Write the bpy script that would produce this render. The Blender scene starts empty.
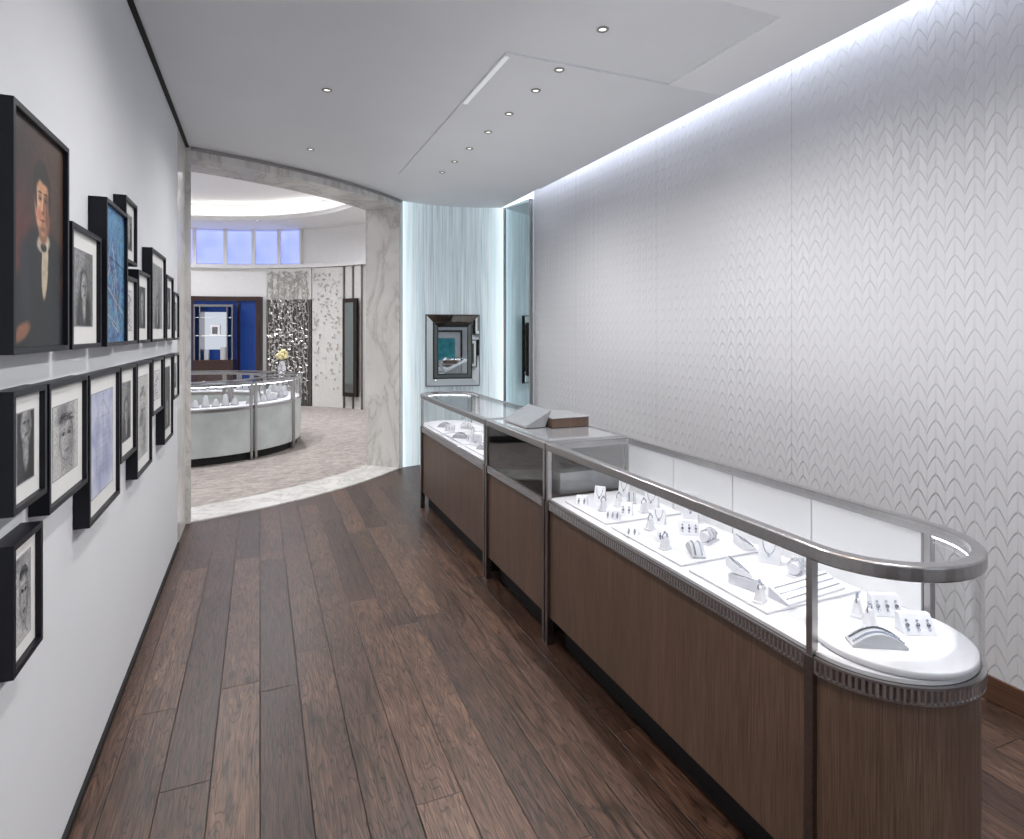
import bpy, bmesh, math, random
from mathutils import Vector
random.seed(7)
S=bpy.context.scene
try: S.view_settings.view_transform='Standard'
except Exception: pass
def lin(c):
    r=[]
    for v in c:
        v/=255.0
        r.append(v/12.92 if v<=0.04045 else ((v+0.055)/1.055)**2.4)
    return tuple(r)+(1.0,)
# ------------------------------------------------------------------ materials
M={}
class NT:
    def __init__(s,name):
        m=bpy.data.materials.new(name); m.use_nodes=True
        s.m=m; s.t=m.node_tree; s.n=s.t.nodes; s.l=s.t.links
        s.n.clear(); s.out=s.n.new('ShaderNodeOutputMaterial'); M[name]=m
    def node(s,t,**k):
        n=s.n.new(t)
        for a,b in k.items(): setattr(n,a,b)
        return n
    def inp(s,n,i,v):
        if isinstance(v,bpy.types.NodeSocket): s.l.new(v,n.inputs[i])
        else: n.inputs[i].default_value=v
    def math(s,op,a,b=0.0,c=None):
        n=s.node('ShaderNodeMath',operation=op); s.inp(n,0,a); s.inp(n,1,b)
        if c is not None: s.inp(n,2,c)
        return n.outputs[0]
    def co(s,scale=(1,1,1),rot=(0,0,0)):
        tc=s.node('ShaderNodeTexCoord'); mp=s.node('ShaderNodeMapping')
        s.l.new(tc.outputs['Object'],mp.inputs[0]); mp.inputs['Scale'].default_value=scale; mp.inputs['Rotation'].default_value=rot
        return mp.outputs[0]
    def xyz(s):
        tc=s.node('ShaderNodeTexCoord'); sep=s.node('ShaderNodeSeparateXYZ'); s.l.new(tc.outputs['Object'],sep.inputs[0])
        return sep.outputs[0],sep.outputs[1],sep.outputs[2]
    def noise(s,vec,scale=5,detail=4,rough=.5,dist=0):
        n=s.node('ShaderNodeTexNoise'); s.l.new(vec,n.inputs['Vector'])
        n.inputs['Scale'].default_value=scale; n.inputs['Detail'].default_value=detail
        n.inputs['Roughness'].default_value=rough; n.inputs['Distortion'].default_value=dist
        return n.outputs['Fac']
    def ramp(s,f,stops):
        n=s.node('ShaderNodeValToRGB'); s.l.new(f,n.inputs[0]); e=n.color_ramp.elements
        while len(e)<len(stops): e.new(.5)
        for i,(p,c) in enumerate(stops):
            e[i].position=p; e[i].color=c if len(c)==4 else lin(c)
        return n.outputs[0]
    def mix(s,f,a,b,mode='MIX'):
        n=s.node('ShaderNodeMix',data_type='RGBA',blend_type=mode)
        s.inp(n,0,f); s.inp(n,6,a); s.inp(n,7,b); return n.outputs[2]
    def bsdf(s,col,rough=.5,metal=0.,emis=None,es=0.,bump=None,bstr=.3,bdist=.01,spec=.5,coat=0.):
        p=s.node('ShaderNodeBsdfPrincipled')
        s.inp(p,'Base Color',col); s.inp(p,'Roughness',rough); s.inp(p,'Metallic',metal)
        p.inputs['Specular IOR Level'].default_value=spec; p.inputs['Coat Weight'].default_value=coat
        if emis is not None: s.inp(p,'Emission Color',emis); s.inp(p,'Emission Strength',es)
        if bump is not None:
            b=s.node('ShaderNodeBump'); b.inputs['Strength'].default_value=bstr; b.inputs['Distance'].default_value=bdist
            s.l.new(bump,b.inputs['Height']); s.l.new(b.outputs[0],p.inputs['Normal'])
        s.l.new(p.outputs[0],s.out.inputs[0]); return p
def simple(name,rgb,rough=.5,metal=0.,var=.06,nscale=20,bstr=.05,**k):
    t=NT(name); f=t.noise(t.co(),nscale,3)
    c=lin(rgb); a=tuple(x*(1-var) for x in c[:3])+(1,); b=tuple(min(1,x*(1+var)) for x in c[:3])+(1,)
    t.bsdf(t.ramp(f,[(.3,a),(.7,b)]),rough,metal,bump=f,bstr=bstr,bdist=.002,**k)
def emit(name,rgb,st):
    t=NT(name); e=t.node('ShaderNodeEmission'); e.inputs[0].default_value=lin(rgb); e.inputs[1].default_value=st
    t.l.new(e.outputs[0],t.out.inputs[0])
def glass(name,tint,f0=.03,mul=.8):
    t=NT(name); tr=t.node('ShaderNodeBsdfTransparent'); tr.inputs[0].default_value=tint
    g=t.node('ShaderNodeBsdfGlossy'); g.inputs['Roughness'].default_value=.02
    lw=t.node('ShaderNodeLayerWeight'); lw.inputs[0].default_value=.5
    f=t.math('ADD',t.math('MULTIPLY',t.math('POWER',lw.outputs['Facing'],5.0),mul),f0)
    mx=t.node('ShaderNodeMixShader'); t.l.new(f,mx.inputs[0]); t.l.new(tr.outputs[0],mx.inputs[1]); t.l.new(g.outputs[0],mx.inputs[2])
    t.l.new(mx.outputs[0],t.out.inputs[0])
simple('wall_paint',(222,224,228),.7,var=.015,nscale=3,bstr=.02)
simple('ceiling_paint',(234,236,239),.75,var=.015,nscale=2,bstr=.02)
simple('ceiling_lit_paint',(246,247,249),.7,var=.01,nscale=2,bstr=.02)  # paler copy of the ceiling paint, glow from the cases painted in
simple('white_lacquer',(234,234,236),.35,var=.02)
simple('display_white',(212,212,217),.6,var=.03,nscale=60)
simple('deck_white',(202,202,207),.6,var=.02,nscale=60)
simple('display_grey',(176,177,182),.6,var=.03,nscale=60)
simple('black_frame',(12,14,24),.42,var=.2,spec=.3)
simple('black_matte',(10,10,11),.7,var=.2)
simple('mat_board',(222,222,220),.8,var=.02,nscale=200)
simple('ink',(62,62,66),.7,var=.4,nscale=90)
simple('ink_light',(150,150,155),.7,var=.2)
simple('bronze',(128,122,120),.3,1.0,var=.1,nscale=80)
simple('steel',(168,166,166),.28,1.0,var=.06,nscale=80)
simple('ribbed_steel',(196,194,194),.24,1.0,var=.05,nscale=80)
simple('dark_bronze',(70,62,58),.35,1.0,var=.1)
simple('silver',(225,226,232),.15,1.0,var=.05)
simple('silver_dark',(140,142,150),.25,1.0,var=.15,nscale=200)
simple('gem',(190,198,214),.08,.7,var=.25,nscale=300)
simple('mirror',(225,235,238),.02,1.0,var=.01,bstr=0)
simple('mirror_tint',(200,214,217),.03,1.0,var=.01,bstr=0)
simple('smoked_mirror',(120,128,128),.04,1.0,var=.03,bstr=0)
simple('grey_glass',(140,142,146),.09,0.,var=.05,bstr=0,coat=.6)
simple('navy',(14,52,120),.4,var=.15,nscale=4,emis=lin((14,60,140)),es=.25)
simple('brown_frame',(52,32,28),.35,var=.15)
simple('shirt_paint',(215,205,190),.6,var=.15,nscale=60)
simple('flower_yellow',(232,220,170),.6,var=.15)
simple('leaf_green',(150,160,110),.6,var=.15)
simple('screen_dark',(82,79,77),.4,.3,var=.3)
simple('leaf_silver',(186,185,181),.3,.7,var=.1)
simple('leaf_grey',(182,179,172),.4,.1,var=.1)
simple('screen_light',(214,213,210),.5,var=.05)
simple('room_white',(236,236,236),.7,var=.02)
simple('teal_paint',(70,170,182),.6,var=.4,nscale=6)
emit('led',(248,250,255),18); emit('led_cove',(240,244,255),72); emit('led_ring',(250,248,245),8)
emit('light_streak',(250,251,255),.68)  # emission for the imitated light streak on the ceiling
emit('lamp_disc',(255,250,240),2.5); emit('cabinet_light',(225,232,245),.8)
glass('clear_glass',(.985,.99,.99,1),.025,.7)
glass('tint_glass',(.35,.34,.34,1),.10,.7)
t=NT('sky_window'); f=t.noise(t.co(),.8,2); c=t.ramp(f,[(.3,(118,134,226)),(.7,(188,200,252))])
t.bsdf(c,.2,emis=c,es=.95)
t=NT('frosted_panel'); v=t.co(); f=t.noise(v,3,3)
t.bsdf(t.ramp(f,[(.3,(180,188,188)),(.7,(210,216,215))]),.22,0)
# marble
t=NT('marble'); v=t.co((1,1,.4)); n1=t.noise(v,2.6,9,.62,1.2)
a=t.math('ABSOLUTE',t.math('SUBTRACT',n1,.5)); vein=t.ramp(a,[(0,(200,197,194)),(.02,(220,218,215)),(.08,(232,231,229)),(1,(236,235,233))])
n2=t.noise(t.co(),1.5,5,.6,.8); c=t.mix(.5,vein,t.ramp(n2,[(.3,(220,218,216)),(.7,(250,249,247))]),'MULTIPLY')
t.bsdf(c,.22)
# floor
t=NT('oak_floor'); tc=t.node('ShaderNodeTexCoord'); X,Y,_=t.xyz(); PW=.152
row=t.math('FLOOR',t.math('DIVIDE',X,PW))
wn=t.node('ShaderNodeTexWhiteNoise',noise_dimensions='1D'); t.l.new(row,wn.inputs['W'])
ys=t.math('ADD',t.math('DIVIDE',Y,1.55),t.math('MULTIPLY',wn.outputs[0],7.3))
cell=t.math('FLOOR',ys)
cb=t.node('ShaderNodeCombineXYZ'); t.l.new(row,cb.inputs[0]); t.l.new(cell,cb.inputs[1])
w2=t.node('ShaderNodeTexWhiteNoise',noise_dimensions='2D'); t.l.new(cb.outputs[0],w2.inputs['Vector'])
fx=t.math('FRACT',t.math('DIVIDE',X,PW)); fy=t.math('FRACT',ys)
ex=t.math('MINIMUM',fx,t.math('SUBTRACT',1.0,fx)); ey=t.math('MULTIPLY',t.math('MINIMUM',fy,t.math('SUBTRACT',1.0,fy)),10.5)
e=t.math('MINIMUM',ex,ey); gap=t.math('MINIMUM',t.math('DIVIDE',e,.018),1.0)
base=t.ramp(w2.outputs[0],[(0,(94,70,59)),(.4,(112,85,71)),(.75,(128,98,82)),(1,(150,118,98))])
off=t.node('ShaderNodeVectorMath',operation='MULTIPLY_ADD'); t.l.new(w2.outputs[1],off.inputs[0]); off.inputs[1].default_value=(9,9,9); t.l.new(tc.outputs['Object'],off.inputs[2])
def fn(sc,n,d,r,ds):
    mp=t.node('ShaderNodeMapping'); t.l.new(off.outputs[0],mp.inputs[0]); mp.inputs['Scale'].default_value=sc
    return t.noise(mp.outputs[0],n,d,r,ds)
g1=fn((22,2.4,1),1.6,7,.62,.9); g2=fn((150,7,1),1.2,4,.6,0); g3=fn((15,1.5,1),1.1,1.5,.5,1.0); g4=fn((1.2,1.2,1),2.0,4,.6,.5)
gr=t.ramp(g1,[(.28,(150,144,140)),(.5,(215,213,212)),(.72,(255,255,255))])
gr2=t.ramp(g2,[(.35,(160,156,153)),(.6,(255,255,255))])
rg=t.math('ABSOLUTE',t.math('SUBTRACT',t.math('FRACT',t.math('MULTIPLY',g3,13.0)),.5)); gr3=t.ramp(rg,[(0,(98,90,85)),(.14,(240,238,236)),(.3,(255,255,255))])
vk=t.node('ShaderNodeTexVoronoi'); mpk=t.node('ShaderNodeMapping'); t.l.new(off.outputs[0],mpk.inputs[0]); mpk.inputs['Scale'].default_value=(3.4,1.5,.01); t.l.new(mpk.outputs[0],vk.inputs['Vector']); vk.inputs['Scale'].default_value=1.0
kn=t.ramp(vk.outputs['Distance'],[(0,(70,62,58)),(.035,(120,112,106)),(.075,(255,255,255))])
c=t.mix(.85,t.mix(1.0,t.mix(1.0,base,gr,'MULTIPLY'),gr2,'MULTIPLY'),gr3,'MULTIPLY')
c=t.mix(.8,c,kn,'MULTIPLY')
c=t.mix(.6,c,t.ramp(g4,[(.3,(180,176,174)),(.7,(255,255,255))]),'MULTIPLY')
c=t.mix(gap,lin((16,11,10)),c)
ht=t.math('ADD',t.math('MULTIPLY',gap,1.0),t.math('ADD',t.math('MULTIPLY',g1,.5),t.math('MULTIPLY',g2,.3)))
t.bsdf(c,t.math('ADD',t.math('MULTIPLY',g1,.28),.24),bump=ht,bstr=.45,bdist=.004,spec=.42)
# counter wood (vertical grain)
t=NT('counter_oak'); g1=t.noise(t.co((260,260,5.0)),1.3,6,.62,.3); g2=t.noise(t.co((9,9,.8)),1.3,4,.6,.6)
c=t.mix(1.0,t.ramp(g1,[(.3,(76,58,48)),(.5,(102,81,68)),(.72,(126,102,87))]),t.ramp(g2,[(.3,(232,229,227)),(.7,(255,255,255))]),'MULTIPLY')
t.bsdf(c,.45,bump=g1,bstr=.25,bdist=.002)
t=NT('baseboard_oak'); g1=t.noise(t.co((2,2,60)),1.3,5,.6,.5)
t.bsdf(t.ramp(g1,[(.3,(70,48,37)),(.7,(104,74,56))]),.4)
# carpet
t=NT('carpet'); v=t.co(); a=t.noise(v,26,3,.7); b=t.noise(t.co((3,9,1)),2.0,5,.6,1.5)
c=t.mix(.6,t.ramp(a,[(.3,(126,118,114)),(.7,(180,172,168))]),t.ramp(b,[(.32,(128,121,117)),(.6,(190,183,179))]))
t.bsdf(c,.95,bump=a,bstr=.5,bdist=.01,spec=.1)
# feather relief wall
t=NT('relief_wall'); X,Y,Z=t.xyz()
w=.078; p=.080
uy=t.math('DIVIDE',Y,w); a=t.math('ABSOLUTE',t.math('SUBTRACT',t.math('FRACT',uy),.5))
a2=t.math('MULTIPLY',a,2.0)
cv=t.math('MULTIPLY',t.math('SINE',t.math('MULTIPLY',a2,1.52)),.80)
ph=t.math('FRACT',t.math('SUBTRACT',t.math('DIVIDE',Z,p),cv))
tip=t.math('MINIMUM',t.math('DIVIDE',ph,.12),t.math('DIVIDE',t.math('SUBTRACT',1.0,ph),.88))
seam=t.math('MINIMUM',t.math('DIVIDE',t.math('SUBTRACT',.5,a),.08),1.0)
mid=t.math('MINIMUM',t.math('DIVIDE',a,.05),1.0)
h=t.math('MULTIPLY',t.math('MULTIPLY',tip,t.math('ADD',t.math('MULTIPLY',seam,.7),.3)),t.math('ADD',t.math('MULTIPLY',mid,.35),.65))
big=t.noise(t.co((1,1.2,.5)),2.2,3)
mask=t.math('MULTIPLY',t.math('MAXIMUM',t.math('SUBTRACT',big,.31),0.13),4.0)
h=t.math('MULTIPLY',h,mask)
pan=t.math('FRACT',t.math('DIVIDE',Y,1.248)); pe=t.math('MINIMUM',t.math('DIVIDE',t.math('MINIMUM',pan,t.math('SUBTRACT',1.0,pan)),.003),1.0)
t.bsdf(t.mix(pe,lin((176,176,178)),lin((204,204,208))),.36,bump=h,bstr=.46,bdist=.0085)
# edge lit fluted glass wall
t=NT('fluted_glass'); X,Y,Z=t.xyz(); wv=t.noise(t.co((22,22,.55)),1.4,5,.6,.3); w3=t.noise(t.co((70,70,1.2)),1.2,3,.6)
c=t.mix(.45,t.ramp(wv,[(.3,(146,158,165)),(.7,(220,232,237))]),t.ramp(w3,[(.3,(134,146,154)),(.7,(236,244,249))]))
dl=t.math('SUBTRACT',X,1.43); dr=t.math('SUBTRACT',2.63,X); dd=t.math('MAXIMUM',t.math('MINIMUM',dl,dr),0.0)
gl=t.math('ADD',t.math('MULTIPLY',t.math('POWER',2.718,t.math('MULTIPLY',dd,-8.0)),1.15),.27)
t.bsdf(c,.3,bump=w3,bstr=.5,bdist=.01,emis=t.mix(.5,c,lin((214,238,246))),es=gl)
# paintings
t=NT('blue_painting'); v=t.co((1,1,1)); n=t.noise(v,9,6,.6,2.5)
t.bsdf(t.ramp(n,[(.3,(14,30,66)),(.45,(34,84,140)),(.55,(90,150,190)),(.62,(40,90,90)),(.75,(190,205,190))]),.4)
def paint_layers(name,base,layers,nsc=14,warp=.02,grain=.25,rough=.45):
    """layers: (cy,cz,ry,rz,soft,rot,rgb) in object space"""
    t=NT(name); tc=t.node('ShaderNodeTexCoord')
    nz=t.node('ShaderNodeTexNoise'); t.l.new(tc.outputs['Object'],nz.inputs['Vector']); nz.inputs['Scale'].default_value=nsc; nz.inputs['Detail'].default_value=3
    va=t.node('ShaderNodeVectorMath',operation='MULTIPLY_ADD'); t.l.new(nz.outputs['Color'],va.inputs[0]); va.inputs[1].default_value=(warp,)*3
    vb=t.node('ShaderNodeVectorMath',operation='SUBTRACT'); t.l.new(tc.outputs['Object'],vb.inputs[0]); vb.inputs[1].default_value=(warp/2,)*3
    t.l.new(vb.outputs[0],va.inputs[2]); sep=t.node('ShaderNodeSeparateXYZ'); t.l.new(va.outputs[0],sep.inputs[0]); y,z=sep.outputs[1],sep.outputs[2]
    n=t.noise(t.co(),nsc*3,5,.65); cur=lin(base)
    for cy,cz,ry,rz,soft,rot,rgb in layers:
        dy=t.math('SUBTRACT',y,cy); dz=t.math('SUBTRACT',z,cz); c_,s_=math.cos(rot),math.sin(rot)
        p=t.math('ADD',t.math('MULTIPLY',dy,c_/ry),t.math('MULTIPLY',dz,s_/ry)); q=t.math('ADD',t.math('MULTIPLY',dy,-s_/rz),t.math('MULTIPLY',dz,c_/rz))
        d=t.math('SQRT',t.math('ADD',t.math('MULTIPLY',p,p),t.math('MULTIPLY',q,q)))
        mr=t.node('ShaderNodeMapRange',interpolation_type='SMOOTHSTEP'); t.l.new(d,mr.inputs[0])
        mr.inputs[1].default_value=1-soft; mr.inputs[2].default_value=1+soft; mr.inputs[3].default_value=1; mr.inputs[4].default_value=0
        cur=t.mix(mr.outputs[0],cur,lin(rgb))
    g=t.ramp(n,[(.3,(int(255*(1-grain)),)*3),(.7,(255,255,255))])
    t.bsdf(t.mix(1.0,cur,g,'MULTIPLY'),rough)
def up(L,dz=.03): return [(cy,cz+dz if cz>.1 else cz,ry,rz,so,ro,c) for cy,cz,ry,rz,so,ro,c in L]
paint_layers('portrait_canvas',(56,36,34),[
 (.14,.46,.16,.22,.7,0,(82,60,46)),(-.14,.15,.12,.2,.6,0,(104,46,34))]+up([
 (.00,.07,.20,.17,.10,0,(18,19,24)),(.03,.20,.155,.08,.15,0,(18,19,24)),(-.10,.14,.03,.09,.5,.2,(38,38,46)),
 (.040,.19,.024,.085,.15,-.08,(206,190,164)),(.030,.242,.046,.022,.25,.15,(214,202,180)),(.030,.232,.024,.012,.3,0,(22,22,26)),
 (.026,.272,.033,.034,.2,0,(150,104,76)),
 (.016,.374,.064,.074,.12,0,(34,25,22)),
 (.024,.332,.052,.070,.12,0,(214,158,118)),(.060,.322,.020,.056,.5,0,(136,88,64)),(-.012,.334,.018,.038,.6,0,(232,182,144)),
 (-.002,.310,.016,.016,.7,0,(212,130,100)),
 (.004,.352,.014,.010,.7,0,(150,100,76)),(.045,.352,.013,.010,.7,0,(112,70,54)),
 (.004,.350,.008,.004,.4,0,(36,24,22)),(.044,.350,.008,.004,.4,0,(36,24,22)),(.004,.366,.016,.003,.6,0,(70,46,36)),(.045,.366,.014,.003,.6,0,(60,40,32)),
 (.022,.338,.005,.024,.7,0,(232,188,154)),(.031,.330,.006,.022,.7,0,(140,92,68)),(.026,.317,.010,.005,.6,0,(132,80,62)),(.024,.298,.017,.0035,.5,0,(132,58,50)),(.024,.290,.012,.004,.7,0,(190,120,98)),(.024,.276,.026,.008,.7,0,(150,100,74)),
 (-.026,.352,.007,.034,.4,.1,(44,32,28)),(.076,.352,.010,.036,.4,0,(34,25,22)),(.030,.408,.052,.018,.3,-.15,(36,27,24))])+[
 (-.12,.05,.05,.018,.4,.3,(150,100,72))],nsc=18,warp=.005,grain=.22)
for nm,bg,sh in (('photo_a',(168,168,170),0),('photo_b',(70,70,74),1),('photo_c',(200,200,200),2)):
    L=[(.06,.2,.05,.16,.7,0,tuple(int(x*.75) for x in bg)),(0,.09,.085,.10,.25,0,(34,34,38)),(-.04,.1,.02,.07,.6,.2,(70,70,74)),(.0,.135,.018,.05,.3,0,(190,190,190)),(0,.195,.046,.052,.25,0,(46,46,50)),(.003,.185,.033,.045,.25,0,(196,196,196)),(.018,.183,.014,.035,.6,0,(124,124,126)),(-.01,.192,.009,.004,.6,0,(50,50,50)),(.016,.192,.009,.004,.6,0,(50,50,50)),(.004,.180,.004,.012,.7,0,(150,150,150)),(.004,.162,.012,.003,.6,0,(80,80,80))]
    if sh==1: L=[(.0,.12,.09,.03,.5,.4,(150,150,152))]+L
    if sh==2: L=[(-.05,.08,.02,.09,.4,.2,(90,90,92)),(.05,.1,.03,.1,.4,-.2,(110,110,112))]+L
    paint_layers(nm,bg,L,nsc=24,warp=.016,grain=.5)
t=NT('sketch_print'); n=t.noise(t.co(),26,6,.7,2)
t.bsdf(t.ramp(n,[(.38,(90,90,98)),(.45,(196,196,198)),(.6,(222,222,222))]),.5)
paint_layers('drawing_paper',(214,214,212),[(0,.17,.08,.11,.5,0,(196,196,196)),(.05,.16,.03,.09,.7,0,(160,160,162)),(-.03,.24,.05,.03,.7,.3,(140,140,144)),(.01,.1,.04,.02,.8,0,(170,170,172))],nsc=40,warp=.05,grain=.3,rough=.7)
t=NT('blue_print'); n=t.noise(t.co(),10,3)
t.bsdf(t.ramp(n,[(.35,(150,158,190)),(.65,(200,204,222))]),.5)
# ------------------------------------------------------------------ mesh builder
class MB:
    def __init__(s): s.v=[];s.f=[];s.m=[];s.s=[]
    def add(s,vs,fs,m,sm=False):
        o=len(s.v); s.v+=[tuple(x) for x in vs]
        for f in fs: s.f.append([i+o for i in f]); s.m.append(m); s.s.append(sm)
    def box(s,x0,x1,y0,y1,z0,z1,m):
        s.add([(x0,y0,z0),(x1,y0,z0),(x1,y1,z0),(x0,y1,z0),(x0,y0,z1),(x1,y0,z1),(x1,y1,z1),(x0,y1,z1)],
              [(0,3,2,1),(4,5,6,7),(0,1,5,4),(1,2,6,5),(2,3,7,6),(3,0,4,7)],m)
    def hexa(s,p,m): s.add(p,[(0,3,2,1),(4,5,6,7),(0,1,5,4),(1,2,6,5),(2,3,7,6),(3,0,4,7)],m)
    def obox(s,c,u,v,w,m):
        c,u,v,w=map(Vector,(c,u,v,w))
        s.hexa([c-u-v-w,c+u-v-w,c+u+v-w,c-u+v-w,c-u-v+w,c+u-v+w,c+u+v+w,c-u+v+w],m)
    def prism(s,poly,z0,z1,m,sm=False):
        n=len(poly); vs=[(x,y,z0) for x,y in poly]+[(x,y,z1) for x,y in poly]
        s.add(vs,[list(range(n))[::-1],list(range(n,2*n))],m)
        s.add(vs,[(i,(i+1)%n,n+(i+1)%n,n+i) for i in range(n)],m,sm)
    def sweep(s,path,prof,m,closed=False,sm=False,caps=True,sgn=1):
        n=len(path); k=len(prof); vs=[]
        for i in range(n):
            if closed: a,b=path[i-1],path[(i+1)%n]
            else: a,b=path[max(i-1,0)],path[min(i+1,n-1)]
            p=Vector(path[i]); d1=p-Vector(a); d2=Vector(b)-p
            if d1.length<1e-7: d1=d2
            if d2.length<1e-7: d2=d1
            d1.normalize(); d2.normalize(); t=(d1+d2).normalized()
            nn=Vector((t.y,-t.x))*sgn; cs=max(.3,t.dot(d1)); nn=nn/cs
            for o,z in prof: vs.append((p.x+nn.x*o,p.y+nn.y*o,z))
        fs=[]
        for i in range(n if closed else n-1):
            j=(i+1)%n
            for q in range(k):
                r=(q+1)%k; fs.append((i*k+q,j*k+q,j*k+r,i*k+r))
        s.add(vs,fs,m,sm)
        if not closed and caps: s.add(vs,[list(range(k)),list(range((n-1)*k,n*k))],m)
    def lathe(s,c,prof,m,n=24,sm=True):
        k=len(prof); vs=[]
        for i in range(n):
            a=2*math.pi*i/n
            for r,z in prof: vs.append((c[0]+r*math.cos(a),c[1]+r*math.sin(a),c[2]+z))
        fs=[(i*k+q,((i+1)%n)*k+q,((i+1)%n)*k+q+1,i*k+q+1) for i in range(n) for q in range(k-1)]
        s.add(vs,fs,m,sm)
    def cyl(s,c,r,z0,z1,m,n=24,sm=True):
        s.prism([(c[0]+r*math.cos(2*math.pi*i/n),c[1]+r*math.sin(2*math.pi*i/n)) for i in range(n)],z0,z1,m,sm)
    def tube(s,pts,r,m,n=8,closed=False):
        pts=[Vector(p) for p in pts]; N=len(pts); vs=[]
        for i in range(N):
            t=((pts[(i+1)%N]-pts[i-1]) if closed else (pts[min(i+1,N-1)]-pts[max(i-1,0)])).normalized()
            up=Vector((0,0,1)) if abs(t.z)<.9 else Vector((1,0,0))
            a=t.cross(up).normalized(); b=t.cross(a)
            for q in range(n):
                g=2*math.pi*q/n; vs.append(pts[i]+a*math.cos(g)*r+b*math.sin(g)*r)
        fs=[(i*n+q,((i+1)%N)*n+q,((i+1)%N)*n+(q+1)%n,i*n+(q+1)%n) for i in range(N if closed else N-1) for q in range(n)]
        s.add(vs,fs,m,True)
        if not closed: s.add(vs,[list(range(n)),list(range((N-1)*n,N*n))],m)
    def ball(s,c,r,m,sc=(1,1,1),n=10):
        vs=[];k=n//2+1
        for j in range(k):
            ph=math.pi*j/(k-1)
            for i in range(n):
                a=2*math.pi*i/n; vs.append((c[0]+r*sc[0]*math.sin(ph)*math.cos(a),c[1]+r*sc[1]*math.sin(ph)*math.sin(a),c[2]+r*sc[2]*math.cos(ph)))
        s.add(vs,[(j*n+i,j*n+(i+1)%n,(j+1)*n+(i+1)%n,(j+1)*n+i) for j in range(k-1) for i in range(n)],m,True)
    def obj(s,name,loc=None,rot=0,parent=None,keep=False,bevel=0):
        me=bpy.data.meshes.new(name); vs=[Vector(v) for v in s.v]
        if loc is None:
            if keep: o=Vector((0,0,0))
            else:
                xs=[v.x for v in vs];ys=[v.y for v in vs];zs=[v.z for v in vs]
                o=Vector(((min(xs)+max(xs))/2,(min(ys)+max(ys))/2,min(zs)))
            vs=[v-o for v in vs]; loc=o
        me.from_pydata([tuple(v) for v in vs],[],s.f)
        names=[]
        for m in s.m:
            if m not in names: names.append(m)
        for m in names: me.materials.append(M[m])
        for i,p in enumerate(me.polygons): p.material_index=names.index(s.m[i]); p.use_smooth=s.s[i]
        bm=bmesh.new(); bm.from_mesh(me); bmesh.ops.remove_doubles(bm,verts=bm.verts,dist=1e-6)
        bmesh.ops.recalc_face_normals(bm,faces=bm.faces); bm.to_mesh(me); bm.free()
        ob=bpy.data.objects.new(name,me); S.collection.objects.link(ob); ob.location=loc; ob.rotation_euler=(0,0,rot)
        if bevel:
            b=ob.modifiers.new('bevel','BEVEL'); b.width=bevel; b.segments=2; b.limit_method='ANGLE'
        if parent:
            ob.location=Vector(loc)-parent.location; ob.parent=parent
        return ob
def empty(name,loc):
    e=bpy.data.objects.new(name,None); S.collection.objects.link(e); e.location=loc; e.empty_display_size=.1; return e
def arc(c,R,a0,a1,n):
    return [(c[0]+R*math.cos(math.radians(a0+(a1-a0)*i/n)),c[1]+R*math.sin(math.radians(a0+(a1-a0)*i/n))) for i in range(n+1)]
C1=(-1.65,9.2); C2=(-1.65,9.5); LX=-.535; RX=2.75; CZ=2.95
# ------------------------------------------------------------------ room shell
b=MB(); b.box(-1.2,3.4,-3.6,8.9,-.08,0,'oak_floor'); b.obj('floor',keep=True)
b=MB(); b.box(LX-.12,LX,-3.2,4.80,0,CZ+.3,'wall_paint'); b.obj('wall_left',keep=True)
b=MB(); b.box(LX,LX+.012,-3.2,4.80,0,.022,'black_matte'); b.obj('floor_shadow_gap')  # black strip for the dark shadow gap at the wall foot, no baseboard
b=MB(); b.box(RX,RX+.12,-3.2,5.93,0,3.2,'relief_wall'); b.obj('wall_right',keep=True)
b=MB(); b.box(RX-.014,RX,-3.2,5.92,0,.10,'baseboard_oak'); b.obj('baseboard_right',bevel=.003)
b=MB(); b.box(.0,1.4,-3.55,-3.4,0,CZ,'wall_paint'); b.obj('reflection_wall_stub',keep=True)  # unseen wall stub added for the framed mirror to reflect
poly=[(LX-.12,-3.2),(2.60,-3.2),(2.60,7.83)]+arc(C1,4.0,-20,-76,40)
b=MB(); b.prism(poly,CZ,CZ+.06,'ceiling_paint')
b.box(1.17,2.60,-3.2,2.05,CZ-.012,CZ,'ceiling_lit_paint'); b.box(1.17,2.60,2.87,5.45,CZ-.012,CZ,'ceiling_paint'); b.box(2.20,2.60,2.05,2.87,CZ-.012,CZ,'ceiling_lit_paint')  # thin slabs; the paler ones carry painted-in light from the cases
b.box(2.57,2.60,-3.2,5.9,CZ+.06,CZ+.10,'ceiling_paint')
b.box(2.40,RX,-3.2,6.6,3.2,3.26,'ceiling_paint'); b.box(2.38,2.40,-3.2,6.6,CZ+.06,3.26,'ceiling_paint')
b.obj('ceiling',keep=True)
b=MB(); b.box(1.178,1.203,2.90,3.60,CZ-.015,CZ-.012,'light_streak'); b.obj('ceiling_light_streak')  # added glowing strip imitating a streak of light cast on the ceiling
b=MB(); b.box(2.50,2.53,-3.1,5.85,CZ+.062,CZ+.075,'led_cove'); b.obj('cove_light_strip')
b=MB(); b.box(LX,LX+.025,-3.2,5.3,CZ-.008,CZ,'black_matte'); b.obj('ceiling_shadow_gap')  # black strip imitating the shadow gap between wall and ceiling
b=MB()
def ring(a0,a1,z0,z1,m,n=30): b.sweep(arc(C1,4.05,a0,a1,n),[(-.42,z0),(0,z0),(0,z1),(-.42,z1)],m)
ring(-73.5,-41.0,2.86,3.59,'marble',40)
ring(-41.0,-40.6,0,3.59,'marble',2)
ring(-76.5,-73.5,0,3.59,'marble',4)
b.box(LX-.12,LX,4.80,5.27,0,CZ,'marble')
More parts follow.
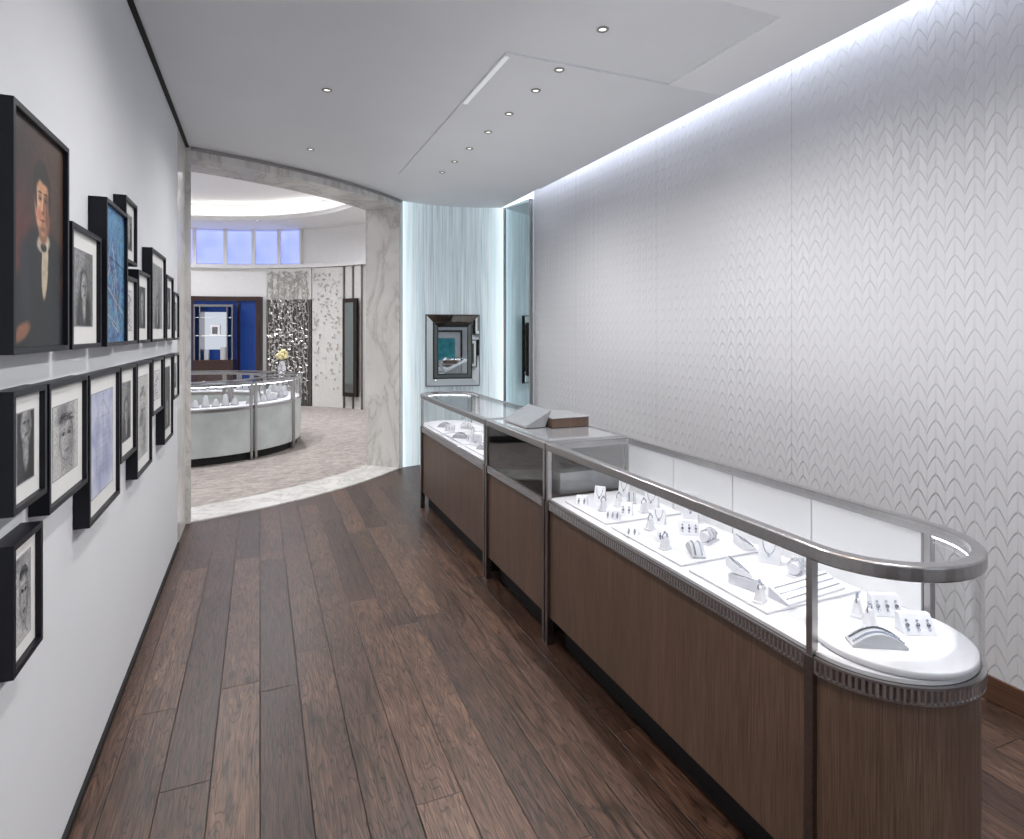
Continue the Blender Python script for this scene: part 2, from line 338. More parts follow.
b.sweep(arc(C1,4.075,-73.5,-40.6,40),[(0,2.925),(.0,2.945),(-.03,2.945),(-.03,2.925)],'steel')
b.obj('wall_doorway_arch',keep=True)
b=MB(); ring(-40.5,-4,0,3.59,'room_white'); ring(-176,-76.5,0,3.59,'room_white',50)
b.box(1.93,2.62,8.75,8.95,0,3.59,'room_white'); b.box(-5.95,-5.2,8.75,8.95,0,3.59,'room_white')
b.obj('wall_rotunda_front',keep=True)
b=MB(); b.sweep(arc(C1,4.05,-75.5,-40,40),[(-.42,0.007),(0,0.0),(0,.012),(-.42,.012)],'marble'); b.obj('floor_threshold',keep=True)
b=MB(); b.prism(arc(C2,4.2,0,354,90),.001,.006,'carpet'); b.obj('floor_carpet',keep=True)
b=MB(); b.sweep(arc(C2,4.2,-10,190,90),[(0,0),(.15,0),(.15,3.75),(0,3.75)],'room_white',sm=False); b.obj('wall_rotunda',keep=True)
b=MB()
b.sweep(arc(C2,4.32,0,356,89),[(-1.15,3.6),(0,3.6),(0,3.68),(-1.15,3.68)],'room_white',closed=True)
b.sweep(arc(C2,3.45,0,356,89),[(0,3.68),(0,3.95),(.03,3.95),(.03,3.68)],'room_white',closed=True)
b.prism(arc(C2,3.5,0,356,89),3.95,4.0,'room_white')
b.obj('ceiling_rotunda',keep=True)
b=MB(); b.sweep(arc(C2,3.30,0,356,89),[(0,3.685),(.04,3.685),(.04,3.70),(0,3.70)],'led_ring',closed=True); b.obj('cove_light_ring')
def wp(t):
    x=1.43+(2.63-1.43)*t; y=6.60+(6.50-6.60)*t+.12*math.sin(math.pi*t); return (x,y)
path=[wp(i/24) for i in range(25)]
b=MB(); b.sweep(path,[(0,0),(0,CZ),(-.05,CZ),(-.05,0)],'fluted_glass',sgn=1); b.obj('wall_back',keep=True)
b=MB(); 
b.hexa([(2.63,6.50,0),(2.70,5.95,0),(2.76,5.95,0),(2.70,6.6,0),(2.63,6.50,CZ),(2.70,5.95,CZ),(2.76,5.95,CZ),(2.70,6.6,CZ)],'mirror_tint')
b.box(2.70,2.735,5.93,5.95,0,CZ,'steel'); b.box(2.618,2.635,6.48,6.50,0,CZ,'steel')
b.obj('mirror_panel')
# ------------------------------------------------------------------ mirror with bevelled frame
def frame_mirror(name,c,u,n,w,h):
    b=MB(); u=Vector(u).normalized(); n=Vector(n).normalized(); z=Vector((0,0,1)); c=Vector(c)
    P=lambda a,q,d: c+u*a+z*q+n*d
    def lp(iw,ih,d): return [P(-iw,-ih,d),P(iw,-ih,d),P(iw,ih,d),P(-iw,ih,d)]
    L=[(w/2,h/2,0,'dark_bronze'),(w/2,h/2,.02,'dark_bronze'),(w/2-.012,h/2-.012,.04,'dark_bronze'),(w/2-.085,h/2-.085,.012,'mirror'),(w/2-.10,h/2-.10,.03,'dark_bronze'),(w/2-.135,h/2-.135,.012,'smoked_mirror'),(w/2-.145,h/2-.145,.012,'black_frame')]
    for i in range(len(L)-1):
        A=lp(*L[i][:3]); B=lp(*L[i+1][:3])
        b.add(A+B,[(k,(k+1)%4,4+(k+1)%4,4+k) for k in range(4)],L[i+1][3])
    b.add(lp(*L[-1][:3]),[(0,1,2,3)],'mirror'); b.add(lp(*L[0][:3]),[(3,2,1,0)],'black_matte')
    return b.obj(name)
x,y=wp(.50)
frame_mirror('framed_mirror',(x+.005,y-.07,1.29),(1,-.21,0),(-.21,-1,0),.62,.82)
# ------------------------------------------------------------------ pictures on left wall
def picture(kind,y0,y1,z0,z1,depth=.045,fw=.014,mat=.055,place=None):
    b=MB(); X0=LX+.001; X1=LX+depth
    for a in ((y0,y1,z0,z0+fw),(y0,y1,z1-fw,z1),(y0,y0+fw,z0+fw,z1-fw),(y1-fw,y1,z0+fw,z1-fw)):
        b.box(X0,X1,a[0],a[1],a[2],a[3],'black_frame')
    xb=X1-.012; b.box(X0,xb,y0+fw,y1-fw,z0+fw,z1-fw,'mat_board')
    iy0,iy1,iz0,iz1=y0+fw,y1-fw,z0+fw,z1-fw
    W=iy1-iy0; H=iz1-iz0
    def rect(ya,yb,za,zb,m,e=.001): b.box(xb,xb+e,ya,yb,za,zb,m)
    def line(pts,w,m,e=.0022):
        for (ya,za),(yb,zb) in zip(pts,pts[1:]):
            d=Vector((yb-ya,zb-za)); 
            if d.length<1e-6: continue
            q=Vector((-d.y,d.x)).normalized()*w/2
            b.add([(xb+e,ya-q.x,za-q.y),(xb+e,yb-q.x,zb-q.y),(xb+e,yb+q.x,zb+q.y),(xb+e,ya+q.x,za+q.y)],[(0,1,2,3)],m)
    if kind=='portrait': rect(iy0,iy1,iz0,iz1,'portrait_canvas')
    elif kind=='blue':
        rect(iy0,iy1,iz0,iz1,'blue_painting')
        for i in range(9):
            s=random.random; line([(iy0+W*s(),iz0+H*s()) for _ in range(3)],.004,random.choice(['shirt_paint','ink','blue_print']))
    else:
        m=min(mat,W*.22,H*.22); a0,a1,c0,c1=iy0+m,iy1-m,iz0+m,iz1-m; w=a1-a0;h=c1-c0
        P=lambda a,q:(a0+w*a,c0+h*q)
        for q in ((a0-.003,a1+.003,c0-.003,c0),(a0-.003,a1+.003,c1,c1+.003),(a0-.003,a0,c0,c1),(a1,a1+.003,c0,c1)): rect(*q,'ink_light',.0012)
        if kind=='face':
            rect(a0,a1,c0,c1,'drawing_paper')
            j=lambda:random.uniform(-.014,.014)
            def circ(cx,cq,rx,rq,s0=0,s1=360): return [P(cx+j()+rx*math.cos(math.radians(g)),cq+j()+rq*math.sin(math.radians(g))) for g in range(s0,s1+1,15)]
            line(circ(.5,.52,.27,.32,150,395),.0014,'ink'); line(circ(.51,.53,.28,.34,0,200),.0013,'ink')
            for k in range(26): line(circ(.26+.02*k,.80-.004*abs(k-12)+random.uniform(-.05,.05),.07,.05,30*k%90,180+random.randrange(80)),.0011,'ink')
            for cx in (.39,.61):
                line(circ(cx,.58,.06,.016),.0013,'ink'); line(circ(cx,.58,.016,.014),.002,'ink'); line(circ(cx,.62,.07,.02,20,160),.0016,'ink')
            line([P(.5,.60),P(.48,.5),P(.455,.43),P(.49,.415),P(.53,.425)],.0013,'ink'); line(circ(.5,.34,.08,.012),.0013,'ink'); line(circ(.5,.32,.07,.014,200,340),.0012,'ink')
            for k in range(16): 
                a_=.22+.03*random.random(); q_=.35+.02*k; line([P(a_,q_),P(a_+.09,q_-.03)],.0008,'ink_light'); line([P(.70,q_),P(.79,q_-.03)],.0009,'ink_light')
            line([P(.42,.2),P(.40,.12),P(.28,.04)],.0014,'ink'); line([P(.6,.2),P(.62,.1),P(.76,.04)],.0014,'ink')
        elif kind in('photo_a','photo_b','photo_c'): rect(a0,a1,c0,c1,kind)
        elif kind=='bluep':
            rect(a0,a1,c0,c1,'blue_print'); line([P(.5,.1),P(.5,.9)],.002,'ink'); line([P(.2,.2),P(.8,.2),P(.8,.75),P(.2,.75),P(.2,.2)],.0018,'ink_light')
            for k in range(8): line([P(.2,.25+.06*k),P(.8,.25+.06*k)],.001,'ink_light')
            line([P(.2,.75),P(.5,.92),P(.8,.75)],.0018,'ink')
        elif kind=='sketch':
            rect(a0,a1,c0,c1,'sketch_print')
            for _ in range(3): line([P(.2+.6*random.random(),.1+.8*i/9) for i in range(10)],.0016,'ink')
    return b.obj('portrait_painting' if kind=='portrait' else 'framed_picture')
Q=[('portrait',1.61,2.02,1.45,2.01),('photo_a',2.05,2.39,1.45,1.815),('blue',2.416,2.77,1.45,1.96),('photo_c',2.79,3.03,1.782,2.045),
('sketch',2.80,3.03,1.45,1.728),('photo_b',3.06,3.36,1.45,1.775),('photo_a',3.42,3.89,1.45,1.918),('photo_b',3.93,4.22,1.45,1.83),('photo_a',4.26,4.50,1.45,1.75),
('photo_b',1.61,1.83,1.10,1.371),('face',1.85,2.215,1.037,1.368),('bluep',2.238,2.68,.887,1.364),('photo_a',2.70,3.01,.993,1.364),('face',3.03,3.42,.86,1.364),
('sketch',3.45,3.80,1.08,1.364),('photo_b',3.84,4.2,.87,1.364),('photo_c',4.24,4.5,1.08,1.364),('face',1.61,1.80,.748,1.038)]
for k in Q: picture(*k,depth=.055 if k[0]=='blue' else .045)
b=MB(); fy=-3.398
for q in ((.25,1.15,.40,.45),(.25,1.15,1.50,1.55),(.25,.30,.45,1.50),(1.10,1.15,.45,1.50)): b.box(q[0],q[1],fy,fy+.05,q[2],q[3],'black_frame')
b.box(.30,1.10,fy,fy+.02,.45,1.50,'white_lacquer'); b.box(.45,.95,fy+.02,fy+.025,.62,1.33,'teal_paint'); b.obj('reflected_teal_panel')  # unseen teal panel added to colour the reflection in the framed mirror
# ------------------------------------------------------------------ showcases
FX,BX=1.27,1.745; R0=(BX-FX)/2; CX=(FX+BX)/2
def loop(ylo,yhi,end,i=0,front_only=False):
    x0,x1=FX+i,BX-i
    if end=='near':
        pts=[(x0,yhi-(0 if front_only else i))]+[(CX+(R0-i)*math.cos(math.radians(g)),ylo+(R0-i)*math.sin(math.radians(g))) for g in [180+6*k for k in range(31)]]
        if not front_only: pts+=[(x1,yhi-i)]
    elif end=='far':
        pts=[(x0,ylo+(0 if front_only else i))]+[(CX+(R0-i)*math.cos(math.radians(g)),yhi+(R0-i)*math.sin(math.radians(g))) for g in [180-6*k for k in range(31)]]
        if not front_only: pts+=[(x1,ylo+i)]
    else: pts=[(x0,yhi-i),(x0,ylo+i),(x1,ylo+i),(x1,yhi-i)]
    return pts
def resample(path,step):
    out=[Vector(path[0])]
    for a,c in zip(path,path[1:]):
        a=Vector(a);c=Vector(c); n=max(1,round((c-a).length/step))
        for k in range(1,n+1): out.append(a+(c-a)*k/n)
    return out
def flutes(b,path,sgn,z0,z1,step,m):
    P=resample(path,step); pts=[]
    for i,p in enumerate(P):
        a=P[max(i-1,0)]; c=P[min(i+1,len(P)-1)]; t=(c-a).normalized(); n=Vector((t.y,-t.x))*sgn
        o=(0.000,.008,.010,0.008)[i%4]
        pts.append(p+n*o)
    vs=[(p.x,p.y,z0) for p in pts]+[(p.x,p.y,z1) for p in pts]; N=len(pts)
    b.add(vs,[(i,i+1,N+i+1,N+i) for i in range(N-1)],m)
    b.sweep(path,[(0,z1),(.010,z1),(.010,z1+.005),(0,z1+.005)],'steel',sgn=sgn); b.sweep(path,[(0,z0-.004),(.009,z0-.004),(.009,z0),(0,z0)],'steel',sgn=sgn)
def showcase(ylo,yhi,end):
    e=empty('display_counter',(CX,(ylo+yhi)/2,0)); sgn={'near':1,'far':-1,'mid':1}[end]
    b=MB(); b.prism(loop(ylo,yhi,end,.07),0,.14,'black_matte'); b.obj('plinth',parent=e)
    b=MB(); b.prism(loop(ylo,yhi,end,.012),.13,.650,'counter_oak',sm=False); b.obj('cabinet',parent=e)
    b=MB(); b.prism(loop(ylo,yhi,end,.010),.650,.690,'dark_bronze')
    fl=loop(ylo,yhi,end,.010)
    if end=='near': fl=[(fl[0][0],yhi)]+fl[1:-1]+[(fl[-1][0],yhi)]
    if end=='far': fl=[(fl[0][0],ylo)]+fl[1:-1]+[(fl[-1][0],ylo)]
    if end=='mid': fl=[(FX+.01,yhi),(FX+.01,ylo)]
    flutes(b,fl,sgn,.652,.685,.0036,'ribbed_steel'); b.obj('fluted_band',parent=e)
    b=MB(); b.sweep(loop(ylo,yhi,end,0),[(-.032,.936),(-.004,.928),(0,.932),(0,.962),(-.004,.966),(-.032,.966)],'steel',closed=True,sgn=sgn)
    for k,yy in enumerate([ylo,yhi]):
        yc=yy+.013 if (k==0 and end!='near') else yy-.013
        if (end=='near' and k==0) or (end=='far' and k==1): yc=yy
        for xx in (FX,BX-.022): b.box(xx,xx+.022,yc-.009,yc+.009,.69,.932,'steel')
        b.box(FX-.004,FX+.03,yc-.013,yc+.013,0,.69,'bronze'); b.box(BX-.03,BX+.004,yc-.013,yc+.013,0,.69,'bronze')
    b.obj('metal_frame',parent=e,bevel=.0015)
    if end=='mid':
        b=MB(); b.box(FX+.03,BX-.03,ylo+.03,yhi-.03,.952,.964,'grey_glass'); b.obj('top_panel',parent=e)
        b=MB(); b.box(FX+.008,FX+.014,ylo+.026,yhi-.026,.69,.932,'tint_glass'); b.obj('front_glass',parent=e)
        b=MB(); b.box(FX+.012,BX-.012,ylo+.012,yhi-.012,.69,.70,'brown_frame'); b.box(FX+.10,BX-.02,ylo+.03,yhi-.03,.70,.80,'grey_glass'); b.box(BX-.02,BX-.008,ylo,yhi,.70,.93,'brown_frame'); b.obj('drawer_unit',parent=e)
        return e
    b=MB(); b.prism(loop(ylo,yhi,end,.014),.690,.700,'deck_white'); b.obj('deck',parent=e)
    b=MB(); b.prism(loop(ylo,yhi,end,.030),.956,.963,'clear_glass'); b.obj('top_glass',parent=e)
    g=loop(ylo,yhi,end,.0,True); b=MB(); b.sweep(g,[(-.012,.700),(-.006,.700),(-.006,.934),(-.012,.934)],'clear_glass',sgn=sgn); b.obj('curved_glass',parent=e)
    b=MB(); n=4; L=(yhi-ylo-.03)/n; y=ylo+.015
    for k in range(n): b.box(BX-.020,BX-.010,y+.003,y+L-.003,.701,.931,'white_lacquer'); y+=L
    b.box(BX-.009,BX-.004,ylo+.01,yhi-.01,.69,.932,'dark_bronze')
    yy=yhi-.03 if end=='near' else ylo+.02; b.box(FX+.02,BX-.02,yy,yy+.008,.701,.930,'white_lacquer' if end=='far' else 'clear_glass')
    b.obj('rear_panels',parent=e)
    b=MB(); b.sweep(g[:-1],[(-.030,.932),(-.020,.930),(-.020,.933),(-.030,.935)],'led',sgn=sgn); b.obj('led_strip',parent=e)
    return e
near_case=showcase(1.10,2.605,'near'); showcase(2.615,3.445,'mid'); showcase(3.455,5.03,'far')
# ------------------------------------------------------------------ jewellery displays
DZ=.7005
def gems(b,pts,r=.0035,m='gem'):
    for p in pts: b.ball(p,r,m,n=6)
def ramp(x,y,z,rot,L=.12,wd=.05,n=2):
    b=MB(); K=12
    top=[(L*(k/K-.5),.006+.030*math.sin(math.pi*k/K)) for k in range(K+1)]
    s0,s1=-wd/2,wd/2; vs=[]
    for a,q in top: vs+= [(a,s0,q),(a,s1,q),(a,s1,0),(a,s0,0)]
    fs=[(4*i+j,4*i+4+j,4*i+4+(j+1)%4,4*i+(j+1)%4) for i in range(K) for j in range(4)]+[(0,1,2,3),(4*K,4*K+1,4*K+2,4*K+3)]
    b.add(vs,fs,'display_grey',False)
    for j in range(n):
        yy=wd*((j+.5)/n-.5)
        gems(b,[(L*.9*(k/22-.5),yy,.006+.030*math.sin(math.pi*(.05+.9*k/22))+.002) for k in range(23)],.0034,['gem','silver_dark'][j%2])
    b.obj('bracelet_display',(x,y,z),rot)
def ear(x,y,z,rot,n=3,w=.075,h=.05):
    b=MB(); d=.022
    b.hexa([(-w/2,-d,0),(w/2,-d,0),(w/2,d,0),(-w/2,d,0),(-w/2,d*.2,h),(w/2,d*.2,h),(w/2,d,h),(-w/2,d,h)],'display_white')
    for k in range(n):
        xx=w*((k+.5)/n-.5)
        for zz,r in((.72,.004),(.5,.0055),(.3,.004)):
            b.ball((xx,-d+1.2*d*zz-.003,h*zz),r,'gem' if r<.005 else 'silver_dark',n=8)
    b.obj('earring_display',(x,y,z),rot,bevel=.001)
def ringst(x,y,z,rot=0):
    b=MB(); b.box(-.02,.02,-.014,.014,0,.007,'display_white'); b.hexa([(-.016,-.012,.007),(.016,-.012,.007),(.016,.012,.007),(-.016,.012,.007),(-.009,-.005,.045),(.009,-.005,.045),(.009,.006,.045),(-.009,.006,.045)],'display_white')
    b.tube([(.012*math.cos(a*math.pi/10),0,.047+.012*math.sin(a*math.pi/10)) for a in range(20)],.0022,'silver_dark',6,True); b.ball((0,0,.062),.0055,'gem',n=8)
    b.obj('ring_stand',(x,y,z),rot)
def bangle(x,y,z,rot=0,n=2):
    b=MB(); b.box(-.045,.045,-.022,.022,0,.006,'display_white')
    pts=[(-.04+.08*k/8,0,.026) for k in range(9)]; b.tube(pts,.018,'display_white',14)
    for k in range(n):
        xx=-.022+.044*k/max(1,n-1)
        b.tube([(xx,.0225*math.cos(a*math.pi/12),.027+.0215*math.sin(a*math.pi/12)) for a in range(24)],.0026,'silver',6,True)
    b.obj('bangle_display',(x,y,z),rot)
def card(x,y,z,rot,w=.07,h=.085):
    b=MB(); b.hexa([(-w/2,-.02,0),(w/2,-.02,0),(w/2,.025,0),(-w/2,.025,0),(-w/2,.008,h),(w/2,.008,h),(w/2,.014,h),(-w/2,.014,h)],'display_white')
    P=[]
    for k in range(15):
        a=math.pi*k/14; xx=-w*.3*math.cos(a); zz=h*.92-h*.55*math.sin(a); P.append((xx,-.02+.028*zz/h-.002,zz))
    b.tube(P,.0013,'silver_dark',5); b.ball((0,P[7][1]-.002,P[7][2]-.004),.005,'gem',n=8)
    b.obj('necklace_display',(x,y,z),rot,bevel=.001)
def slant(x,y,z,rot,L=.16,w=.07):
    b=MB(); b.hexa([(-L/2,-w/2,0),(L/2,-w/2,0),(L/2,w/2,0),(-L/2,w/2,0),(-L/2,-w/2,.006),(L/2,-w/2,.006),(L/2,w/2,.034),(-L/2,w/2,.034)],'display_white')
    for j in range(3):
        t_=.2+.3*j; gems(b,[(L*.9*(k/24-.5),w*(t_-.5),.006+.028*t_+.002) for k in range(25)],.003,'gem' if j%2 else 'silver_dark')
    b.obj('bracelet_tray',(x,y,z),rot,bevel=.001)
b=MB(); b.lathe((CX,1.062,DZ),[(0,0),(.186,0),(.19,.003),(.19,.015),(.187,.018),(0,.018)],'display_white',56); b.obj('round_display_platform',parent=near_case)
PZ=DZ+.0185
ramp(1.42,1.03,PZ,-.5,L=.13,wd=.045,n=2); ringst(1.515,1.155,PZ,.5); ringst(1.49,1.10,PZ,.2); ear(1.60,1.135,PZ,-.45,3); ear(1.575,1.035,PZ,-.45,3,.08,.045)
for (ya,yb) in ((1.285,1.62),(1.66,2.10),(2.14,2.50)):
    b=MB(); b.box(FX+.05,BX-.04,ya,yb,DZ,DZ+.008,'display_white'); b.obj('display_tray',bevel=.002)
TZ=DZ+.0085
slant(1.53,1.33,TZ,.08,L=.26,w=.07)
bangle(1.62,1.45,TZ,.5,3); card(1.615,1.56,TZ,-.9); slant(1.40,1.44,TZ,1.9,.10,.05); slant(1.46,1.54,TZ,1.2,.11,.045); ringst(1.35,1.34,TZ,.4)
ramp(1.44,1.73,TZ,1.1,L=.12,wd=.045); bangle(1.56,1.80,TZ,.4,3); ear(1.55,1.90,TZ,-.6,3); ear(1.415,1.88,TZ,-.6,2,.05,.035); card(1.66,2.02,TZ,-.9,.06,.12); ringst(1.44,2.0,TZ,.2); slant(1.65,1.71,TZ,1.2,.09,.05); ringst(1.36,1.80,TZ,.2); card(1.52,2.05,TZ,-.8,.05,.06); ear(1.34,1.98,TZ,-.7,2,.045,.03)
ear(1.38,2.18,TZ,-.7,3,.06,.035); ear(1.46,2.2,TZ,-.7,2,.05,.05); card(1.62,2.24,TZ,-.9,.06,.09); ringst(1.40,2.29,TZ); ringst(1.50,2.32,TZ); ramp(1.60,2.37,TZ,1.0,L=.09,wd=.04); card(1.46,2.42,TZ,-.8,.05,.07); ear(1.36,2.41,TZ,-.7,2,.05,.04); ringst(1.55,2.20,TZ); card(1.62,2.46,TZ,-.8,.05,.09)
for (ya,yb) in ((3.53,4.0),(4.04,4.5),(4.54,5.0)):
    b=MB(); b.box(FX+.05,BX-.04,ya,yb,DZ,DZ+.008,'display_white'); b.obj('display_tray',bevel=.002)
for i,(x,y) in enumerate([(1.38,3.62),(1.50,3.66),(1.64,3.70),(1.40,3.80),(1.55,3.86),(1.38,3.93),(1.42,4.12),(1.58,4.15),(1.38,4.28),(1.5,4.35),(1.64,4.4),(1.40,4.62),(1.55,4.66),(1.42,4.82),(1.6,4.86)]):
    [card,ear,bangle,ramp,ringst][i%5](x,y,TZ,-.7)
b=MB(); b.box(-.08,.15,-.15,.15,0,.05,'counter_oak'); b.box(-.085,.155,-.155,.155,.05,.055,'grey_glass')
b.hexa([(-.22,-.10,.0),(-.10,-.10,.0),(-.10,.22,.0),(-.22,.22,.0),(-.215,-.10,.012),(-.06,-.10,.095),(-.06,.22,.095),(-.215,.22,.012)],'grey_glass')
b.obj('card_terminal_box',(1.575,3.13,.9665),0,bevel=.002)
# ------------------------------------------------------------------ lights
DL=[(.369,3.74)]+[(1.512,y) for y in (2.48,2.93,3.235,3.65,4.04,4.46,4.85,5.22)]+[(1.512,1.4),(1.512,.6),(.37,1.9),(.37,.2),(.37,5.0)]
def spot(loc,tgt,e,ang=80,blend=.8,rad=.03,col=(1,.98,.96),name='spot'):
    L=bpy.data.lights.new(name,'SPOT'); L.energy=e; L.spot_size=math.radians(ang); L.spot_blend=blend; L.shadow_soft_size=rad; L.color=col
    o=bpy.data.objects.new(name,L); S.collection.objects.link(o); o.location=loc
    o.rotation_euler=(Vector(tgt)-Vector(loc)).to_track_quat('-Z','Y').to_euler(); return o
for x,y in DL:
    zz=CZ-.012 if (x>1.17 and not 2.05<y<2.87) else CZ
    b=MB(); b.lathe((0,0,0),[(.016,0),(.030,-.001),(.030,-.005),(.022,-.008),(.016,-.003),(.016,0)],'steel',20); b.cyl((0,0),.016,-.0015,-.0005,'lamp_disc',16); b.obj('downlight',(x,y,zz))
for y in (.6,2.48,4.46): spot((1.512,y,CZ-.03),(1.45,y,0),122,160,1.0,col=(1,.98,.96),name='downlight_beam')
for y in (.2,2.2,4.2): spot((.37,y,CZ-.03),(.6,y,0),60,165,1.0,col=(1,.98,.96),name='downlight_beam')
for y in (1.0,1.9,3.0): spot((.37,y,CZ-.03),(1.08,y+.25,0),60,30,.6,col=(1,.74,.52),name='floor_warm_fill')  # warm spots added to warm the floor strip before the counter
for y,e_ in ((1.35,9),(2.3,11),(3.9,10),(4.7,9)): spot((FX+.036,y,.93),(FX+.3,y,2.9),e_*1.25,170,.6,.012,(.97,.98,1),name='ceiling_fill')  # upward spots added inside the cases to fill ceiling and right wall
for a,r in ((20,2.2),(100,2.4),(150,2.2),(60,3.2),(-60,2.2),(230,2.2)):
    x=C2[0]+r*math.cos(math.radians(a)); y=C2[1]+r*math.sin(math.radians(a))
    b=MB(); b.lathe((0,0,0),[(.03,0),(.055,-.001),(.055,-.005),(.03,-.003),(.03,0)],'steel',20); b.cyl((0,0),.03,-.0015,-.0005,'lamp_disc',16); b.obj('downlight',(x,y,3.95 if r<3 else 3.6))
    if a in (20,100,150,-60): spot((x,y,3.93),(x,y,0),360,160,1.0,col=(.99,.99,1),name='rotunda_beam',rad=.06)
# ------------------------------------------------------------------ rotunda fittings
def cs(a,R): return (C2[0]+R*math.cos(math.radians(a)),C2[1]+R*math.sin(math.radians(a)))
def band(b,a0,a1,R0_,R1_,z0,z1,m,n=None):
    n=n or max(2,int(abs(a1-a0)/2)); b.sweep(arc(C2,R1_,a0,a1,n),[(R0_-R1_,z0),(0,z0),(0,z1),(R0_-R1_,z1)],m)
edges=[54.2,61,68.3,76,84,92,100,108]
for i in range(len(edges)-1):
    b=MB(); band(b,edges[i]+.5,edges[i+1]-.5,4.16,4.19,2.90,3.56,'sky_window'); 
    band(b,edges[i],edges[i]+.5,4.12,4.20,2.86,3.60,'room_white'); band(b,edges[i+1]-.5,edges[i+1],4.12,4.20,2.86,3.60,'room_white')
    b.obj('window_%d'%(i+1))
b=MB(); band(b,30,150,4.10,4.20,2.80,2.87,'room_white',60); b.obj('trim_2')
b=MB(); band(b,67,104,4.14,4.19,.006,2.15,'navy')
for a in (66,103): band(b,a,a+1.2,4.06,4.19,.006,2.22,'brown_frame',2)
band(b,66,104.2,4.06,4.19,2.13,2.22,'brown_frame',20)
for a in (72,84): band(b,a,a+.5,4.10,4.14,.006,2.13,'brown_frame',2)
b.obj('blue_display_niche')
b=MB(); c=Vector(cs(77.5,4.02)).to_3d(); u=Vector((math.sin(math.radians(77.5)),-math.cos(math.radians(77.5)),0)); n=Vector((-math.cos(math.radians(77.5)),-math.sin(math.radians(77.5)),0)); z=Vector((0,0,1))
def ob(a0,a1,d0,d1,z0,z1,m): b.obox(c+u*(a0+a1)/2+n*(d0+d1)/2+z*(z0+z1)/2,u*(a1-a0)/2,n*(d1-d0)/2,z*(z1-z0)/2,m)
ob(-.36,.36,0,.30,.006,.95,'brown_frame'); ob(-.36,.36,0,.02,.95,2.0,'navy'); ob(-.24,.24,.02,.025,1.15,1.9,'cabinet_light')
for a in (-.36,.335,-.26,.24): ob(a,a+.02,0,.30,.95,2.0,'steel')
ob(-.36,.36,0,.30,2.0,2.04,'steel'); ob(-.33,.33,.03,.28,1.42,1.435,'white_lacquer'); ob(-.33,.33,.03,.28,1.78,1.79,'white_lacquer')
ob(-.09,.09,.12,.2,1.435,1.64,'display_white'); ob(-.05,.05,.2,.205,1.46,1.60,'silver_dark'); ob(-.2,-.12,.12,.2,.95,1.15,'display_grey'); ob(.1,.2,.12,.2,.95,1.2,'display_grey')
b.obj('lit_display_cabinet')
b=MB(); band(b,51,64.6,4.13,4.18,.006,2.16,'screen_dark'); band(b,51,64.6,4.13,4.18,2.16,2.79,'screen_light')
def leaf(b,a,zc,L,rot,R,m):
    p=Vector(cs(a,R)).to_3d(); p.z=zc; A=math.radians(a); uu=Vector((math.sin(A),-math.cos(A),0)); d=uu*math.cos(rot)+Vector((0,0,1))*math.sin(rot); e=-uu*math.sin(rot)+Vector((0,0,1))*math.cos(rot)
    nn=Vector((-math.cos(A),-math.sin(A),0))
    b.add([p-d*L/2,p+e*L*.22+nn*.01,p+d*L/2,p-e*L*.22+nn*.01],[(0,1,2),(0,2,3)],m)
for i in range(900):
    zc=.1+2.62*random.random(); leaf(b,51.9+12.0*random.random(),zc,.06+.04*random.random(),random.random()*3.14,4.115,'leaf_silver' if zc<2.16 else 'leaf_grey')
for k in range(9): 
    b.tube([(*cs(52+1.5*k+.4*math.sin(.25*j*3+k),4.12),.05+.25*j) for j in range(11)],.006,'leaf_silver',5)
b.obj('foliage_screen')
b=MB(); band(b,40.3,50.7,4.14,4.18,.006,2.79,'screen_light')
for i in range(150): leaf(b,40.8+9.4*random.random(),.3+2.4*random.random()**.7,.07,random.random()*3.14,4.13,'leaf_grey')
b.obj('floral_wall_panel')
b=MB(); band(b,33,40,4.15,4.19,.006,2.79,'screen_light',4)
for a in (33,36.4,39.7): band(b,a,a+.3,4.11,4.15,.006,2.79,'bronze',2)
band(b,34.0,39.2,4.04,4.10,.25,2.15,'dark_bronze',3); band(b,35.0,38.2,4.03,4.04,.33,2.07,'smoked_mirror',3)
b.obj('tall_wall_mirror')
IC=(-.85,8.8); IR=1.38
def iarc(R,a0,a1,n=10): return arc(IC,R,a0,a1,n)
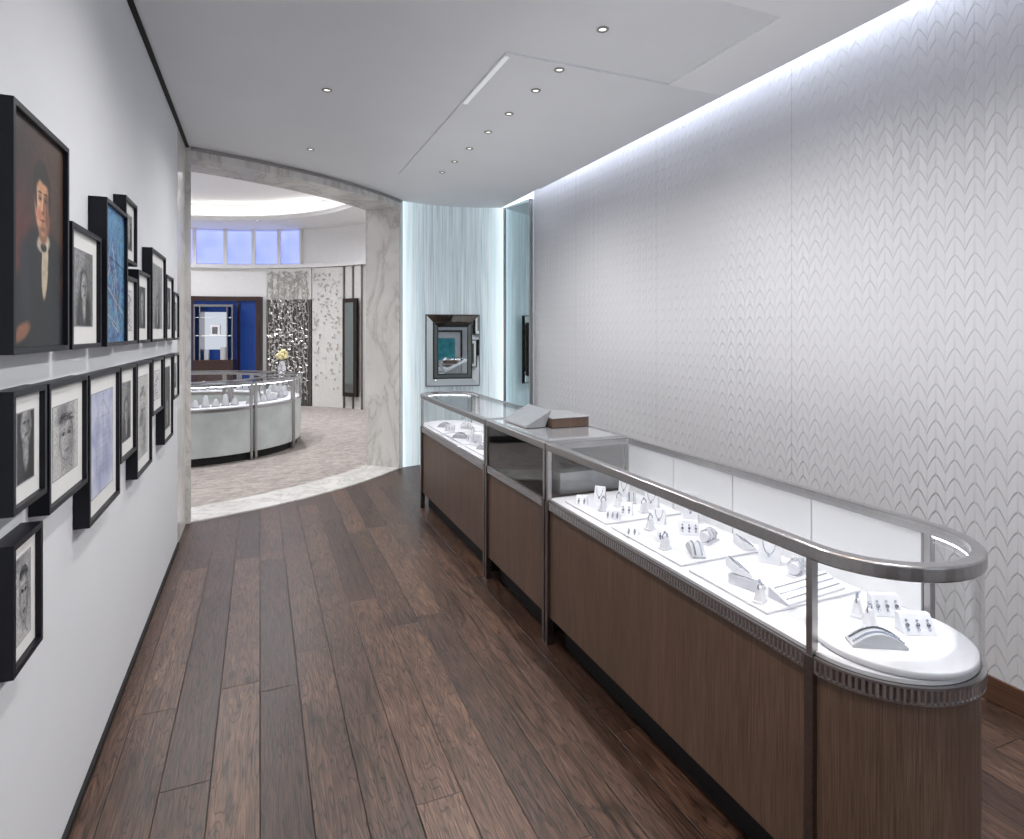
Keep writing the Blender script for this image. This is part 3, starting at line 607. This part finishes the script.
for k,a0 in enumerate([-116,-85.5,-54.6,-24.2,6,36,66,96]):
    a1=a0+30.2-.6
    e=empty('curved_display_counter',(IC[0]+1.15*math.cos(math.radians(a0+15)),IC[1]+1.15*math.sin(math.radians(a0+15)),0))
    dep=.48
    def bd(b,i0,i1,z0,z1,m,aa=a0,ab=a1): b.sweep(iarc(IR,aa,ab,8),[(-i1,z0),(-i0,z0),(-i0,z1),(-i1,z1)],m)
    b=MB(); bd(b,.06,dep-.06,.006,.10,'black_matte'); b.obj('plinth',parent=e)
    b=MB(); bd(b,.01,dep-.01,.10,.60,'frosted_panel'); b.obj('cabinet',parent=e)
    b=MB(); bd(b,0,dep,.60,.63,'steel'); bd(b,0,.03,.885,.915,'steel'); bd(b,dep-.03,dep,.885,.915,'steel')
    for aa in (a0,a1-1.2):
        bd(b,0,.03,.006,.9,'steel',aa,aa+1.2); bd(b,dep-.03,dep,.006,.9,'steel',aa,aa+1.2); bd(b,.03,dep-.03,.89,.91,'steel',aa,aa+1.2)
    b.obj('metal_frame',parent=e)
    b=MB(); bd(b,.03,dep-.03,.63,.64,'display_white'); b.obj('deck',parent=e)
    b=MB(); bd(b,.008,.014,.64,.885,'clear_glass'); bd(b,.03,dep-.03,.90,.906,'clear_glass'); b.obj('glazing',parent=e)
    if k<4:
        b=MB(); bd(b,.020,.030,.880,.884,'led'); b.obj('led_strip',parent=e)
    b=MB()
    for j in range(5):
        a=a0+4+5.3*j; r=IR-.22; p=(IC[0]+r*math.cos(math.radians(a)),IC[1]+r*math.sin(math.radians(a)))
        b.lathe((p[0],p[1],.64),[(0,0),(.05,0),(.04,.02),(.02,.08+.05*(j%2)),(.0,.09+.05*(j%2))],'display_grey',10)
    b.obj('jewellery_busts',parent=e)
p=(IC[0]+1.15*math.cos(math.radians(10)),IC[1]+1.15*math.sin(math.radians(10)))
b=MB(); b.lathe((0,0,0),[(0,0),(.04,0),(.06,.05),(.045,.12),(.03,.16),(.038,.18)],'silver',16)
for i in range(34):
    a=random.random()*6.28; r=.07*random.random()**.5; h=.22+.12*random.random()
    b.ball((r*math.cos(a),r*math.sin(a),h),.024,'flower_yellow',n=7)
for i in range(12):
    a=i*.52; b.tube([(0,0,.16),(.05*math.cos(a),.05*math.sin(a),.24)],.004,'leaf_green',5)
b.obj('flower_vase',(p[0],p[1],.9155))
# ------------------------------------------------------------------ world + camera
w=bpy.data.worlds.new('World'); S.world=w; w.use_nodes=True
w.node_tree.nodes['Background'].inputs[0].default_value=(.88,.93,1,1); w.node_tree.nodes['Background'].inputs[1].default_value=1.7
cam=bpy.data.cameras.new('Camera'); co=bpy.data.objects.new('Camera',cam); S.collection.objects.link(co); S.camera=co
cam.sensor_width=36; cam.lens=600/1024*36; cam.shift_y=-(419.5-332)/1024; cam.clip_start=.05
co.location=(0,0,1.5); co.rotation_euler=(math.radians(90),0,-math.atan(252/600))
